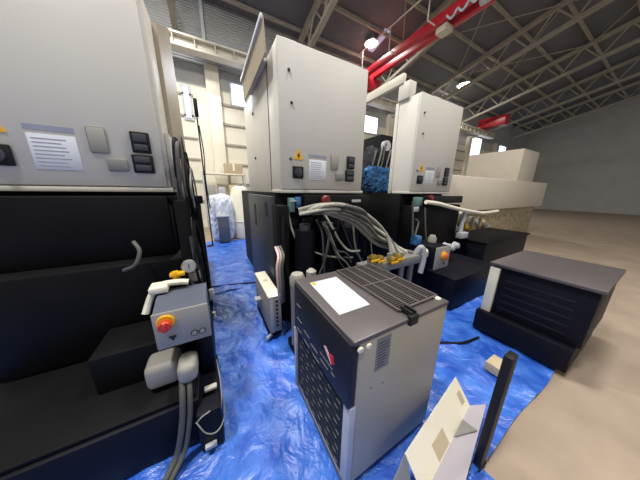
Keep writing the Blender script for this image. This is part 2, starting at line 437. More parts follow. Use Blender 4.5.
# ------------------------------------------------------------------ machines
def machine(ox, label, kind):
    t = thing('machining_center', label, 'machine', (ox, 0, 0))
    def X(v): return ox + v
    dx = .075 if kind == 'left' else 0.0
    # black machine base under the cabinet
    bm = B(); box(bm, X(-.02), X(1.03), .12, 2.6, .02, 1.47, bev=.01); base = obj('base', bm, 'black', t)
    for k in range(5):
        bm = B(); box(bm, X(.06 + k * .19), X(.2 + k * .19), .07, .12, .7, 1.2, bev=.006); obj('base_rib', bm, 'blackgloss', base)
    # electrical cabinet
    bm = B(); box(bm, X(0), X(1.02), 0.02, .33, 1.5, 2.74, bev=.008); cab = obj('electrical_cabinet', bm, 'white2', t)
    bm = B(); box(bm, X(.0), X(1.0), -.012, .02, 1.505, 2.745, bev=.008); door = obj('cabinet_door', bm, 'white', t)
    bm = B(); box(bm, X(1.022), X(1.05), .05, .3, 1.5, 1.9, bev=.004); obj('side_duct', bm, 'white', t)
    bm = B(); box(bm, X(-.006), X(1.03), -.01, .31, 1.468, 1.5, bev=.004); obj('bottom_lip', bm, 'white', t)
    for (xa, xb) in ((.06, .2), (.5, .9)):
        bm = B(); box(bm, X(xa), X(xb), .03, .14, 2.744, 2.773, bev=.006); obj('cable_gland_plate', bm, 'white', cab)
    # quarter-turn locks on the door
    for zz, xx in ((2.52, .1), (2.27, .12), (1.79, .1)):
        bm = B(); lathe(bm, (X(xx), -.012, zz), (0, -1, 0), [(0, .013), (.006, .013), (.01, .01)], 14)
        box(bm, X(xx) - .003, X(xx) + .003, -.028, -.018, zz - .008, zz + .008)
        obj('lock', bm, 'charcoal', door)
    def Y(v): return ox + v + dx
    # warning triangle with its black mark
    bm = B(); prism(bm, [(Y(.13), -.013, 1.79), (Y(.235), -.013, 1.79), (Y(.1825), -.013, 1.885)], (0, -.003, 0)); wt = obj('warning_sign', bm, 'yellow', door)
    bm = B(); prism(bm, [(Y(.187), -.017, 1.855), (Y(.166), -.017, 1.825), (Y(.18), -.017, 1.825), (Y(.176), -.017, 1.798), (Y(.199), -.017, 1.833), (Y(.186), -.017, 1.833)], (0, -.002, 0)); obj('bolt_symbol', bm, 'tagblack', wt)
    # main rotary switch
    bm = B(); box(bm, Y(.115), Y(.23), -.03, -.012, 1.61, 1.725, bev=.006); sw = obj('main_switch', bm, 'panelblack', door)
    bm = B(); lathe(bm, (Y(.172), -.03, 1.667), (0, -1, 0), [(0, .04), (.012, .04), (.014, .03)], 20)
    box(bm, Y(.16), Y(.184), -.068, -.04, 1.628, 1.706, bev=.004); obj('switch_knob', bm, 'charcoal', sw)
    # instruction plate with a printed line over it
    bm = B(); box(bm, Y(.295), Y(.5), -.0135, -.012, 1.82, 1.85); obj('nameplate', bm, 'bluetext', door)
    bm = B(); box(bm, Y(.3), Y(.5), -.015, -.012, 1.6, 1.8, bev=.001); pl = obj('instruction_plate', bm, 'coolwhite', door)
    bm = B()
    for k in range(8): box(bm, Y(.315), Y(.315 + .165 * (0.7 + .3 * random.random())), -.0158, -.015, 1.618 + k * .022, 1.623 + k * .022)
    obj('print', bm, 'bluetext', pl)
    # grey cover and black socket panels
    bm = B(); box(bm, Y(.555), Y(.645), -.026, -.012, 1.715, 1.87, bev=.01); obj('cover_plate', bm, 'boxgrey', door)
    bm = B(); box(bm, Y(.62), Y(.725), -.03, -.012, 1.605, 1.685, bev=.008); obj('vent_cover', bm, 'midgrey', door)
    for (z0, z1, x0, x1) in ((1.735, 1.87, .765, .868), (1.6, 1.722, .752, .868)):
        bm = B(); box(bm, Y(x0), Y(x1), -.032, -.012, z0, z1, bev=.006); sp = obj('socket_panel', bm, 'panelblack', door)
        bm = B(); box(bm, Y(x0 + .015), Y(x1 - .015), -.036, -.032, z0 + .07, z1 - .012, bev=.003); box(bm, Y(x0 + .015), Y(x1 - .015), -.036, -.032, z0 + .015, z0 + .055, bev=.003)
        obj('socket_lid', bm, 'charcoal', sp)
    # machine column cover behind the cabinet
    if kind == 'left':
        bm = B(); prism(bm, [(X(.02), .34, 1.44), (X(.02), .34, 2.74), (X(.02), 1.62, 3.42), (X(.02), 1.62, 1.44)], (1.03, 0, 0)); body = obj('column_cover', bm, 'beigedark', t)
    else:
        bm = B(); box(bm, X(.0), X(1.05), .34, 1.75 if kind == 'main' else .4, 1.44, 2.73, bev=.008); body = obj('column_cover', bm, 'white2', t)
        for zz in ((2.47, 1.92) if kind == 'main' else ()):
            bm = B(); lathe(bm, (X(0), 1.08, zz), (-1, 0, 0), [(0, .02), (.012, .018)], 12); obj('lock', bm, 'panelblack', body)
        # hood board leaning out along the top edge
        if kind == 'main':
            bm = B(); prism(bm, [(-.08, .08, 2.64), (-.092, .08, 2.9), (-.078, .08, 2.9), (-.066, .08, 2.64)], (0, 1.14, 0)); hb = obj('hood_board', bm, 'beigedark', t)
            bm = B(); box(bm, -.108, -.088, .075, 1.235, 2.87, 2.905, bev=.003); obj('board_lip', bm, 'coolwhite', hb)
            bm = B(); box(bm, -.07, .0, .3, 1.1, 2.69, 2.72, bev=.003); obj('board_bracket', bm, 'white2', hb)
            bm = B(); box(bm, -.003, .001, .328, .345, 1.5, 2.73); obj('seam', bm, 'seam', body)
        else:
            bm = B(); box(bm, 1.84, 1.9, .26, 1.1, 2.93, 3.05, bev=.006); hb = obj('hood_board', bm, 'craneyel', t)
            bm = B(); box(bm, 1.86, 2.0, .16, .34, 2.73, 2.94, bev=.01); obj('top_box', bm, 'white', t)
    return t, X

# ---- left machine
t, X = machine(-1.9, 'machining center cut off by the left edge, with grey switch box below its white cabinet', 'left')
L = t
bm = B(); box(bm, -1.9, -.8, -.86, .05, .03, .34, bev=.012); tank = obj('coolant_tank', bm, 'navy', t)
bm = B(); box(bm, -1.88, -.82, -.84, .0, .34, .365, bev=.005); obj('tank_lid', bm, 'black', tank)
bm = B(); box(bm, -1.85, -.85, -.25, .1, .37, 1.0, bev=.02); box(bm, -1.85, -.9, -.12, .1, 1.0, 1.44, bev=.01); obj('pump_housing', bm, 'black', t)
bm = B(); box(bm, -.84, -.78, -.35, .12, .03, 1.42, bev=.01); obj('corner_post', bm, 'black', t)
bm = B(); box(bm, -.92, -.68, -.06, .1, 1.38, 1.44, bev=.006)
box(bm, -.74, -.70, -.06, .06, .45, 1.38, bev=.006); obj('cable_bracket', bm, 'black', t)
# grey switch box with sloped slate top
bm = B(); prism(bm, [(-.952, -.75, .655), (-.952, -.75, .862), (-.952, -.64, .895), (-.952, -.53, .895), (-.952, -.53, .655)], (.245, 0, 0))
sb = obj('switch_box', bm, 'slategrey', t)
bm = B(); box(bm, -.958, -.702, -.762, -.75, .652, .868, bev=.006); fr = obj('box_front', bm, 'boxgrey', sb)
bm = B(); lathe(bm, (-.9, -.762, .815), (0, -1, 0), [(0, .04), (.01, .042), (.014, .038)], 24); yr = obj('switch_ring', bm, 'yellow', fr)
bm = B(); lathe(bm, (-.9, -.776, .81), (0, -1, 0), [(0, .024), (.03, .03), (.036, .026)], 20); box(bm, -.907, -.893, -.822, -.81, .785, .835, bev=.004)
o = obj('switch_knob', bm, 'red', fr)
bm = B(); prism(bm, [(-.9, -.764, .723), (-.865, -.764, .723), (-.882, -.764, .695)], (0, -.006, 0)); obj('key_slot', bm, 'tagblack', fr)
for x in (-.785, -.745):
    bm = B(); lathe(bm, (x, -.762, .705), (0, -1, 0), [(0, .018), (.005, .018)], 18); gg = obj('screw_cap', bm, 'charcoal', fr)
    bm = B(); lathe(bm, (x, -.767, .705), (0, -1, 0), [(0, .012), (.002, .012)], 18); obj('cap_face', bm, 'boxgrey', gg)
bm = B(); box(bm, -.93, -.73, -.5, -.2, .6, .655, bev=.006); box(bm, -.86, -.8, -.3, -.1, .3, .62, bev=.006); obj('box_bracket', bm, 'black', t)
# pale fittings lying over the box top
bm = B(); tube(bm, [(-1.02, -.6, .8), (-.98, -.56, .9), (-.93, -.55, .94), (-.85, -.55, .94), (-.8, -.55, .93)], .018, n=8); box(bm, -.99, -.9, -.6, -.5, .905, .945, bev=.01); obj('air_fitting', bm, 'cream', t)
bm = B(); cyl(bm, (-.87, -.48, .92), (-.87, -.48, .985), .02, n=10); box(bm, -.9, -.82, -.5, -.46, .955, .98, bev=.006); obj('tap', bm, 'yellow', t)
bm = B(); lathe(bm, (-.795, -.44, 1.0), (0, -1, 0), [(0, .042), (.025, .044), (.03, .04)], 24); pg = obj('pressure_gauge', bm, 'midgrey', t)
bm = B(); lathe(bm, (-.795, -.47, 1.0), (0, -1, 0), [(0, .037), (.003, .037)], 24); df = obj('dial_face', bm, 'lightgrey', pg)
bm = B(); box(bm, -.797, -.793, -.4745, -.473, .985, 1.02); obj('needle', bm, 'tagblack', df)
bm = B(); cyl(bm, (-.795, -.43, .86), (-.795, -.43, .97), .014, n=10); lathe(bm, (-.77, -.43, .92), (0, 0, 1), [(-.03, .03), (.03, .03)], 14); box(bm, -.82, -.8, -.43, -.2, .98, 1.0); obj('gauge_stem', bm, 'boxgrey', pg)
# rounded plug housing and flexible conduits
bm = B(); box(bm, -1.05, -.885, -.74, -.58, .385, .535, bev=.035, seg=4); pm = obj('plug_housing', bm, 'boxgrey', t)
bm = B(); box(bm, -.885, -.79, -.85, -.7, .45, .565, bev=.035, seg=4); obj('plug_cap', bm, 'boxgrey', pm)
bm = B(); box(bm, -1.3, -.86, -.6, -.3, .3, .6, bev=.02); obj('valve_block', bm, 'black', t)
for dx, rr in ((0, .016), (.034, .014)):
    bm = B(); tube(bm, [(-.875 + dx, -.74, .5), (-.87 + dx, -.86, .42), (-.885 + dx, -.9, .28), (-.93 + dx, -.92, .1), (-.99 + dx, -.98, .035)], rr, n=10, ribs=.12)
    obj('conduit', bm, 'hosedark', t)
# stand with cable loops beside the tank
bm = B(); box(bm, -.82, -.7, -.93, -.5, .025, .3, bev=.01); box(bm, -.79, -.71, -.66, -.3, .3, .6, bev=.01); st = obj('filter_stand', bm, 'navy', t)
bm = B(); box(bm, -.8, -.74, -.955, -.93, .06, .085, bev=.004); obj('foot_plate', bm, 'lightgrey', st)
bm = B(); box(bm, -.775, -.71, -.83, -.8, .33, .35, bev=.004); obj('clip', bm, 'wirewhite', st)
for pts in ([(-.82, -.94, .28), (-.78, -.96, .2), (-.73, -.955, .17), (-.69, -.92, .2), (-.68, -.85, .28)],
            [(-.82, -.935, .27), (-.79, -.94, .3), (-.75, -.935, .31)],
            [(-.7, -.9, .25), (-.69, -.87, .31), (-.69, -.8, .37), (-.7, -.7, .42)]):
    bm = B(); tube(bm, pts, .0035, n=6); obj('thin_cable', bm, 'hose', st)
# cable loops climbing past the cabinet corner
loops = ([(-.83, -.02, 1.35), (-.82, -.1, 1.6), (-.81, -.1, 1.8), (-.8, -.04, 1.84), (-.79, .03, 1.7), (-.78, .05, 1.35)],
         [(-.81, -.04, 1.3), (-.805, -.12, 1.55), (-.795, -.12, 1.76), (-.785, -.06, 1.81), (-.775, .0, 1.6), (-.76, .0, 1.3)],
         [(-.83, .05, 1.35), (-.825, .0, 1.6), (-.82, .02, 1.74), (-.8, .1, 1.6), (-.79, .12, 1.3)],
         [(-.79, -.1, 1.25), (-.77, -.1, 1.5), (-.765, -.04, 1.66), (-.75, .03, 1.5), (-.74, .03, 1.2)],
         [(-.78, -.02, 1.3), (-.76, -.02, 1.0), (-.75, -.05, .7), (-.74, -.1, .4)],
         [(-.76, .03, 1.3), (-.735, .0, 1.0), (-.72, -.02, .7), (-.72, -.05, .35)],
         [(-.74, -.05, 1.25), (-.715, -.06, .95), (-.71, -.1, .6), (-.73, -.2, .3)])
for i, p in enumerate(loops):
    bm = B(); tube(bm, p, .014, n=8, ribs=.1); obj('cable', bm, ('rubber', 'hosedark', 'rubber', 'rubber', 'rubber', 'hosedark', 'rubber')[i], t)
bm = B(); box(bm, -.72, -.68, -.16, -.12, .56, .66, bev=.008); obj('cable_tag', bm, 'lightgrey', t)
bm = B(); cyl(bm, (-.7, -.2, .42), (-.7, -.2, .47), .014, n=10); obj('hose_end', bm, 'wirewhite', t)
bm = B()
tube(bm, [(-1.16, -.3, .98), (-1.09, -.34, 1.02), (-1.06, -.32, 1.1), (-1.09, -.28, 1.16)], .012, n=8); obj('air_hose', bm, 'hosedark', t)

for k in range(14):
    x = random.uniform(-.82, -.7); y = random.uniform(-.55, 0); z = random.uniform(.75, 1.3)
    bm = B(); tube(bm, [(x, y, z), (x + random.uniform(-.03, .03), y - random.uniform(.02, .12), z * .75), (x + random.uniform(-.03, .03), y - random.uniform(0, .1), z * .5), (x, y, z * .3)], random.uniform(.007, .013), n=6)
    obj('cable', bm, ('rubber', 'hosedark', 'navy', 'rubber', 'charcoal')[k % 5], L)
for k in range(6):
    x = -.83 + .018 * k; h = 1.62 + .05 * ((k * 3) % 5)
    bm = B(); tube(bm, [(x, -.02, 1.3), (x, -.1 - .01 * k, 1.5), (x + .005, -.08, h), (x + .01, -.02, h + .02), (x + .02, .03, 1.5), (x + .02, .03, 1.3)], .007, n=6)
    obj('cable', bm, ('hosedark', 'rubber', 'hose')[k % 3], L)

# ---- middle machine
t, X = machine(0.0, 'machining center standing in the middle, behind the chiller', 'main')
MT = t
bm = B(); box(bm, -.07, -.02, .14, 1.5, .05, 1.43, bev=.006); sp = obj('side_plate', bm, 'charcoal', t)
bm = B(); box(bm, -.074, -.068, .3, .42, 1.2, 1.36); obj('slot', bm, 'tagblack', sp)
bm = B(); box(bm, -.074, -.068, .95, 1.05, 1.0, 1.3); obj('slot', bm, 'tagblack', sp)
bm = B(); box(bm, .2, 1.05, -.12, .12, 1.33, 1.45, bev=.008); obj('cable_tray', bm, 'blackgloss', t)
bm = B(); box(bm, .02, 1.0, -.42, .12, .03, .5, bev=.015); obj('coolant_tank', bm, 'navy', t)
for k in range(3):
    bm = B(); cyl(bm, (.2 + k * .28, -.12, .5), (.2 + k * .28, -.12, 1.1), .11, n=24); fcn = obj('filter_canister', bm, 'navy', t)
    bm = B(); cyl(bm, (.2 + k * .28, -.12, 1.1), (.2 + k * .28, -.12, 1.16), .06, n=20); obj('canister_cap', bm, 'charcoal', fcn)
bm = B(); box(bm, -.06, .04, -.1, .13, .2, 1.35, bev=.01); obj('corner_post', bm, 'black', t)
bm = B(); lathe(bm, (.42, -.12, 1.4), (0, -1, 0), [(0, .03), (.02, .05), (.05, .05), (.06, .04)], 20); obj('red_knob', bm, 'darkred', t)
bm = B(); box(bm, .06, .12, -.06, -.0, 1.28, 1.42, bev=.006); obj('terminal', bm, 'teal', t)
bm = B(); box(bm, .13, .18, -.08, -.02, 1.32, 1.43, bev=.006); o = obj('connector', bm, 'bluewrap', t); o['label'] = 'blue connector'
bm = B(); box(bm, .07, .16, -.075, -.055, 1.385, 1.4); obj('tag', bm, 'lightgrey', t)
bm = B(); box(bm, .78, .9, -.14, -.12, 1.37, 1.4, bev=.003); obj('label_strip', bm, 'lightgrey', t)
bm = B(); tube(bm, [(.06, -.03, 1.28), (.07, -.08, 1.12), (.13, -.12, .98), (.3, -.2, .86), (.5, -.26, .8), (.7, -.3, .78)], .011, n=8, ribs=.1); obj('cable', bm, 'hose', t)
bm = B(); tube(bm, [(.38, -.14, 1.3), (.46, -.2, 1.15), (.55, -.24, .98), (.64, -.3, .87), (.76, -.34, .86)], .013, n=8, ribs=.15); obj('cable', bm, 'wirewhite', t)
bm = B(); tube(bm, [(-.03, -.12, 1.25), (-.05, -.16, 1.0), (-.02, -.16, .8), (.02, -.14, .55)], .014, n=8); obj('cable', bm, 'rubber', t)
for k, (x, c) in enumerate(((-.16, 'pink'), (-.135, 'hose'), (-.11, 'hosedark'))):
    bm = B(); tube(bm, [(x + .05, -.1, .95), (x + .03, -.25, .9), (x, -.29, .8), (x + .01, -.28, .6), (x + .03, -.22, .4)], .011, n=8); obj('pipe', bm, c, t)

for k in range(12):
    x = random.uniform(.1, .95); z = random.uniform(1.15, 1.3); x2 = x + random.uniform(-.12, .3); z2 = random.uniform(.6, .85)
    bm = B(); tube(bm, [(x, -.14, z), (x + .02, -.24, z - .12), ((x + x2) / 2, -.29, (z + z2) / 2 - .12), (x2, -.3, z2), (x2 + .08, -.3, z2 - .12)], random.uniform(.006, .011), n=6)
    obj('cable', bm, ('hosedark', 'rubber', 'charcoal', 'hose')[k % 4], MT)

# ---- right machine
t, X = machine(1.9, 'machining center on the right, standing behind the orange switch box', 'right')
R_ = t
bm = B(); box(bm, 2.1, 3.05, -.16, .12, 1.33, 1.44, bev=.008); obj('cable_tray', bm, 'blackgloss', t)
bm = B(); box(bm, 1.92, 3.1, -.8, .12, .03, .45, bev=.015); obj('coolant_tank', bm, 'navy', t)
bm = B(); box(bm, 1.92, 3.1, -.12, .12, .6, 1.3, bev=.01); obj('rear_panel', bm, 'black', t)
bm = B(); box(bm, 2.0, 2.1, -.1, .0, 1.28, 1.42, bev=.01); obj('terminal', bm, 'teal', t)
bm = B(); lathe(bm, (2.16, -.16, 1.42), (0, -1, 0), [(0, .03), (.04, .035)], 16); obj('red_knob', bm, 'darkred', t)
bm = B(); tube(bm, [(2.02, -.2, 1.36), (2.3, -.22, 1.33), (2.65, -.22, 1.27), (3.05, -.22, 1.21), (3.4, -.2, 1.17), (3.75, -.2, 1.13)], .03, n=10); obj('pipe', bm, 'cream', t)
bm = B(); tube(bm, [(3.12, -.2, 1.18), (3.08, -.2, 1.0), (3.05, -.22, .8)], .035, n=10); box(bm, 3.0, 3.2, -.28, -.18, .74, .84, bev=.01); obj('pipe_bracket', bm, 'lightgrey', t)
bm = B(); box(bm, 1.9, 1.98, -.14, -.1, 1.22, 1.29, bev=.006); obj('label_plate', bm, 'lightgrey', t)
for pts in ([(1.6, -.3, 1.38), (1.62, -.32, 1.15), (1.63, -.34, .95), (1.62, -.4, .8)], [(1.66, -.34, .85), (1.75, -.3, 1.0), (1.8, -.28, 1.1), (1.76, -.26, 1.14)],
            [(2.05, -.18, 1.28), (2.06, -.22, 1.0), (2.1, -.24, .8)]):
    bm = B(); tube(bm, pts, .012, n=8); obj('cable', bm, 'hosedark', t)
# switch box with orange rotary switch
bm = B(); box(bm, 1.585, 1.86, -.69, -.36, .615, .875, bev=.008); sb = obj('switch_box', bm, 'navy', t)
bm = B(); box(bm, 1.58, 1.865, -.705, -.69, .61, .88, bev=.006); fr = obj('box_front', bm, 'boxgrey', sb)
bm = B(); lathe(bm, (1.73, -.705, .77), (0, -1, 0), [(0, .05), (.01, .052), (.014, .046)], 24); obj('switch_ring', bm, 'yellow', fr)
bm = B(); lathe(bm, (1.73, -.72, .765), (0, -1, 0), [(0, .04), (.025, .044), (.03, .036)], 20); obj('switch_knob', bm, 'orange', fr)
bm = B(); prism(bm, [(1.74, -.706, .68), (1.775, -.706, .68), (1.757, -.706, .655)], (0, -.006, 0)); obj('key_slot', bm, 'tagblack', fr)
bm = B(); box(bm, 1.6, 1.9, -.5, .0, .5, .61, bev=.01); box(bm, 1.62, 1.7, -.4, -.3, .02, .55); obj('box_bracket', bm, 'black', t)
bm = B(); lathe(bm, (1.8, -.5, .88), (0, 0, 1), [(0, .05), (.05, .05), (.09, .03)], 16); obj('air_fitting', bm, 'boxgrey', t)
bm = B(); box(bm, 1.5, 1.6, -.5, -.4, .86, .98, bev=.02); o = obj('connector', bm, 'bluewrap', t); o['label'] = 'blue connector'
for (x, z) in ((2.35, .72), (2.62, .7), (2.5, .68)):
    bm = B(); lathe(bm, (x, -.36, z), (0, -1, 0), [(0, .06), (.06, .05), (.08, .03)], 14); obj('pipe_fitting', bm, 'lightgrey', t)

# ------------------------------------------------------------------ corrugated hose bundle arching from the middle machine
hl = 'grey corrugated hose in the bundle arching behind the chiller'
for k in range(13):
    a = k / 7.0
    j = random.uniform(-.02, .02)
    q = k / 12.0; h = .03 * ((k * 5) % 4) / 3
    pts = [(.12 + .05 * (k % 5), -.15 - .01 * (k % 3), 1.31 - .02 * (k % 3)), (.32 + .12 * q, -.24 - .05 * (k % 3), 1.36 - .1 * q + h), (.58 + .12 * q, -.30 - .05 * (k % 4), 1.35 - .2 * q + h),
           (.84 + .14 * q, -.36 - .04 * (k % 3), 1.22 - .3 * q + h), (1.02 + .2 * q, -.46, 1.03 - .18 * q), (1.02 + .4 * q, -.57, .8)]
    bm = B(); tube(bm, pts, .023 - .003 * (k % 3), n=10, ribs=.2)
    o = obj('corrugated_hose', bm, ('hose', 'wirewhite', 'hose', 'hosedark')[k % 4], None, (1.02 + .4 * q, -.57, .8))
    tag(o, hl, 'hose', 'corrugated hoses in the bundle')
# valve manifold where the hoses land
mf = thing('valve_manifold', 'pipe manifold with brass valves just behind the chiller', 'valve', (1.2, -.6, .02))
bm = B()
for x in (.66, .92, 1.14, 1.3): cyl(bm, (x, -.6, .02), (x, -.6, .8), .028, n=12)
box(bm, .56, 1.46, -.66, -.52, .72, .82, bev=.015)
for x in (.62, .7, .88, .96): cyl(bm, (x, -.64, .8), (x, -.64, .9), .02, n=10)
for x in (1.02, 1.16, 1.3, 1.42): cyl(bm, (x, -.57, .78), (x, -.57, .85), .03, n=12)
obj('pipe', bm, 'midgrey', mf)
for (x, z) in ((.62, .9), (.7, .88), (.88, .84), (.96, .86)):
    bm = B(); lathe(bm, (x, -.66, z), (0, -1, 0), [(0, .035), (.02, .045), (.05, .045), (.06, .025)], 12)
    v = obj('brass_valve', bm, 'brass', mf)
    bm = B(); box(bm, x - .07, x + .03, -.745, -.735, z - .012, z + .012, bev=.004); obj('valve_handle', bm, 'yellow', v)
bm = B(); tube(bm, [(1.34, -.6, .8), (1.38, -.64, .9), (1.42, -.66, .8), (1.4, -.66, .6)], .03, n=10); obj('elbow', bm, 'lightgrey', mf)
bm = B(); tube(bm, [(1.5, -.62, .78), (1.46, -.64, .84), (1.4, -.64, .8)], .035, n=10); obj('elbow', bm, 'cream', mf)

# ------------------------------------------------------------------ chiller
ch = thing('chiller', 'grey and black chiller unit with a white sheet on its top', 'chiller', (.13, -1.13, .02))
x0, x1, y0, y1 = -.19, .455, -1.44, -.815
bm = B(); box(bm, x0 + .028, x1, y0, y1, .06, .9, bev=.006); body = obj('body', bm, 'chillerbeige', ch)
bm = B(); box(bm, x0 - .004, x1 + .004, y0 - .004, y1 + .004, .9, .925, bev=.008); top = obj('top_panel', bm, 'chillertop', ch)
# exhaust grille on the top, in a recess, with long slats and cross bars
gx0, gx1, gy0, gy1 = .125, .435, -1.385, -.84
bm = B(); box(bm, gx0, gx1, gy0, gy1, .9255, .928); gr = obj('grille', bm, 'grilledark', top)
bm = B()
n = 40
for i in range(n):
    y = gy0 + (i + .5) * (gy1 - gy0) / n
    box(bm, gx0, gx1, y - .0032, y + .0032, .928, .936)
obj('slats', bm, 'grille', gr)
bm = B()
for i in range(5):
    x = gx0 + i * (gx1 - gx0) / 4
    box(bm, x - .006, x + .006, gy0, gy1, .928, .939)
for y in (gy0, gy1, (gy0 + gy1) / 2): box(bm, gx0, gx1, y - .006, y + .006, .928, .938)
obj('grille_frame', bm, 'chillertop', gr)
# black front cover (upper) and louvred lower front
bm = B(); box(bm, x0 - .012, x0 + .028, y0 + .004, y1 - .004, .57, .905, bev=.008); fc = obj('front_cover', bm, 'chillerblack', ch)
bm = B(); box(bm, x0 + .004, x0 + .028, y0 + .05, y1 - .02, .07, .57); lo = obj('louver_panel', bm, 'chillerblack', ch)
bm = B()
for r in range(9):
    z = .115 + r * .05
    box(bm, x0 - .001, x0 + .006, y0 + .07, y1 - .04, z, z + .012)
obj('louver', bm, 'chillerblack', lo)
bm = B()
for r in range(9):
    for q in range(6):
        y = y1 - .1 - q * .085 + (.02 if r % 2 else 0)
        if y - .03 < y0 + .07: continue
        box(bm, x0 - .0022, x0 - .0008, y - .03, y, .118 + r * .05, .123 + r * .05)
obj('louver_edge', bm, 'midgrey', lo)
for (ya, yb, z) in ((-.87, -.93, .78), (-.87, -.95, .68), (-.98, -1.06, .655), (-1.08, -1.16, .635), (-1.19, -1.27, .63), (-1.3, -1.33, .645), (-.87, -.94, .6), (-.98, -1.06, .59), (-1.1, -1.18, .585)):
    bm = B(); box(bm, x0 - .0145, x0 - .0125, yb, ya, z, z + .005)
    obj('slot_edge', bm, 'midgrey', fc)
# maker's mark: dark chevron, pale and red slanted bars, pale line of small letters
ex = x0 - .0122
bm = B(); prism(bm, [(ex, -1.17, .745), (ex, -1.2, .755), (ex, -1.207, .71), (ex, -1.178, .7)], (-.002, 0, 0)); obj('emblem', bm, 'tagblack', fc)
bm = B(); prism(bm, [(ex, -1.225, .742), (ex, -1.245, .752), (ex, -1.312, .712), (ex, -1.298, .69)], (-.002, 0, 0)); obj('emblem', bm, 'pink', fc)
bm = B(); prism(bm, [(ex, -1.275, .738), (ex, -1.315, .752), (ex, -1.325, .712), (ex, -1.3, .7)], (-.0028, 0, 0)); obj('emblem', bm, 'crimson', fc)
bm = B()
for q in range(10):
    y = -1.19 - q * .0125
    box(bm, ex - .0015, ex, y - .008, y, .667, .676)
obj('lettering', bm, 'midgrey', fc)
# corner posts and base
bm = B(); box(bm, x0, x0 + .04, y0, y0 + .05, .06, .57, bev=.004); obj('corner_post', bm, 'lightgrey', ch)
bm = B(); box(bm, x0 - .012, x0 + .02, y1 - .014, y1 + .006, .06, .57, bev=.003); obj('corner_post', bm, 'lightgrey', ch)
bm = B(); box(bm, x0 - .004, x1, y0 + .002, y1 - .002, .05, .085, bev=.004); obj('base_frame', bm, 'slategrey', ch)
for cx in (x0 + .06, x1 - .06):
    for cy in (y0 + .06, y1 - .06):
        bm = B(); cyl(bm, (cx, cy, .024), (cx, cy, .05), .022, n=12); obj('foot', bm, 'rubber', ch)
# side: two caps, rating plate, latch, holes
for cx in (-.162, -.118):
    bm = B(); lathe(bm, (cx, y0, .88), (0, -1, 0), [(0, .014), (.008, .014), (.012, .01)], 18); obj('cap', bm, 'cream', body)
bm = B(); box(bm, -.065, .02, y0 - .002, y0 - .0002, .715, .885); rp = obj('rating_plate', bm, 'midgrey', body)
bm = B()
for k in range(9): box(bm, -.055, .01 - .02 * random.random(), y0 - .0028, y0 - .002, .73 + k * .016, .735 + k * .016)
obj('print', bm, 'charcoal', rp)
bm = B(); box(bm, .125, .185, y0 - .016, y0 + .01, .888, .94, bev=.006); box(bm, .137, .147, y0 - .005, y0 + .06, .925, .955, bev=.003); box(bm, .165, .175, y0 - .005, y0 + .06, .925, .955, bev=.003); obj('latch', bm, 'panelblack', top)
bm = B(); lathe(bm, (.42, -1.4, .925), (0, 0, 1), [(0, .016), (.006, .016), (.01, .01)], 16); obj('cap', bm, 'cream', top)
for (cx, cz) in ((-.075, .63), (.0, .62), (.13, .2)):
    bm = B(); lathe(bm, (cx, y0, cz), (0, -1, 0), [(0, .006), (.003, .005)], 10); obj('screw', bm, 'midgrey', body)
# paper on top
bm = B(); g = []
px = [(-.128, -.905), (.075, -.905), (.045, -1.27), (-.148, -1.27)]
for j in range(13):
    row = []
    for i in range(9):
        u, v = i / 8, j / 12
        a = Vector(px[0]).lerp(Vector(px[1]), u); b = Vector(px[3]).lerp(Vector(px[2]), u); p = a.lerp(b, v)
        row.append(bm.verts.new((p.x, p.y, .9268 + .0025 * max(0, noise.noise(Vector((u * 3, v * 4, 2)))))))
    g.append(row)
for j in range(12):
    for i in range(8): bm.faces.new((g[j][i], g[j][i + 1], g[j + 1][i + 1], g[j + 1][i]))
ps = obj('paper_sheet', bm, 'paper', None, (-.04, -1.09, .9265))
tag(ps, 'white paper sheet lying on top of the chiller', 'paper')
bm = B(); box(bm, -.122, -.1, -.945, -.915, .929, .9305); obj('sticker', bm, 'yellow', ps)

# ------------------------------------------------------------------ slim white box, pump motor in front of the middle machine
wb = thing('power_box', 'slim upright box with a cream top, beside the chiller in the aisle', 'box', (-.17, .1, .03))
bm = B(); box(bm, -.235, -.115, -.235, .42, .1, .485, bev=.006); obj('body', bm, 'boxgrey', wb)
bm = B(); box(bm, -.238, -.112, -.238, .423, .485, .5, bev=.004); tp = obj('top', bm, 'cream', wb)
bm = B(); lathe(bm, (-.175, .15, .5), (0, 0, 1), [(0, .022), (.004, .022), (.008, .012)], 14); obj('cap', bm, 'wood', tp)
bm = B(); box(bm, -.225, -.195, -.242, -.235, .1, .48, bev=.002); obj('front_strip', bm, 'lightgrey', wb)
bm = B()
for k in range(7): lathe(bm, (-.16, -.235, .17 + k * .045), (0, -1, 0), [(0, .013), (.004, .013)], 12)
obj('socket', bm, 'tagblack', wb)
bm = B(); box(bm, -.24, -.11, -.2, .4, .03, .1, bev=.006); obj('base', bm, 'black', wb)
bm = B(); cyl(bm, (-.28, -.24, .055), (-.22, -.2, .055), .018, n=10); obj('foot_knob', bm, 'lightgrey', wb)
bm = B(); box(bm, -.3, -.236, .12, .2, .28, .3, bev=.003); obj('handle', bm, 'lightgrey', wb)

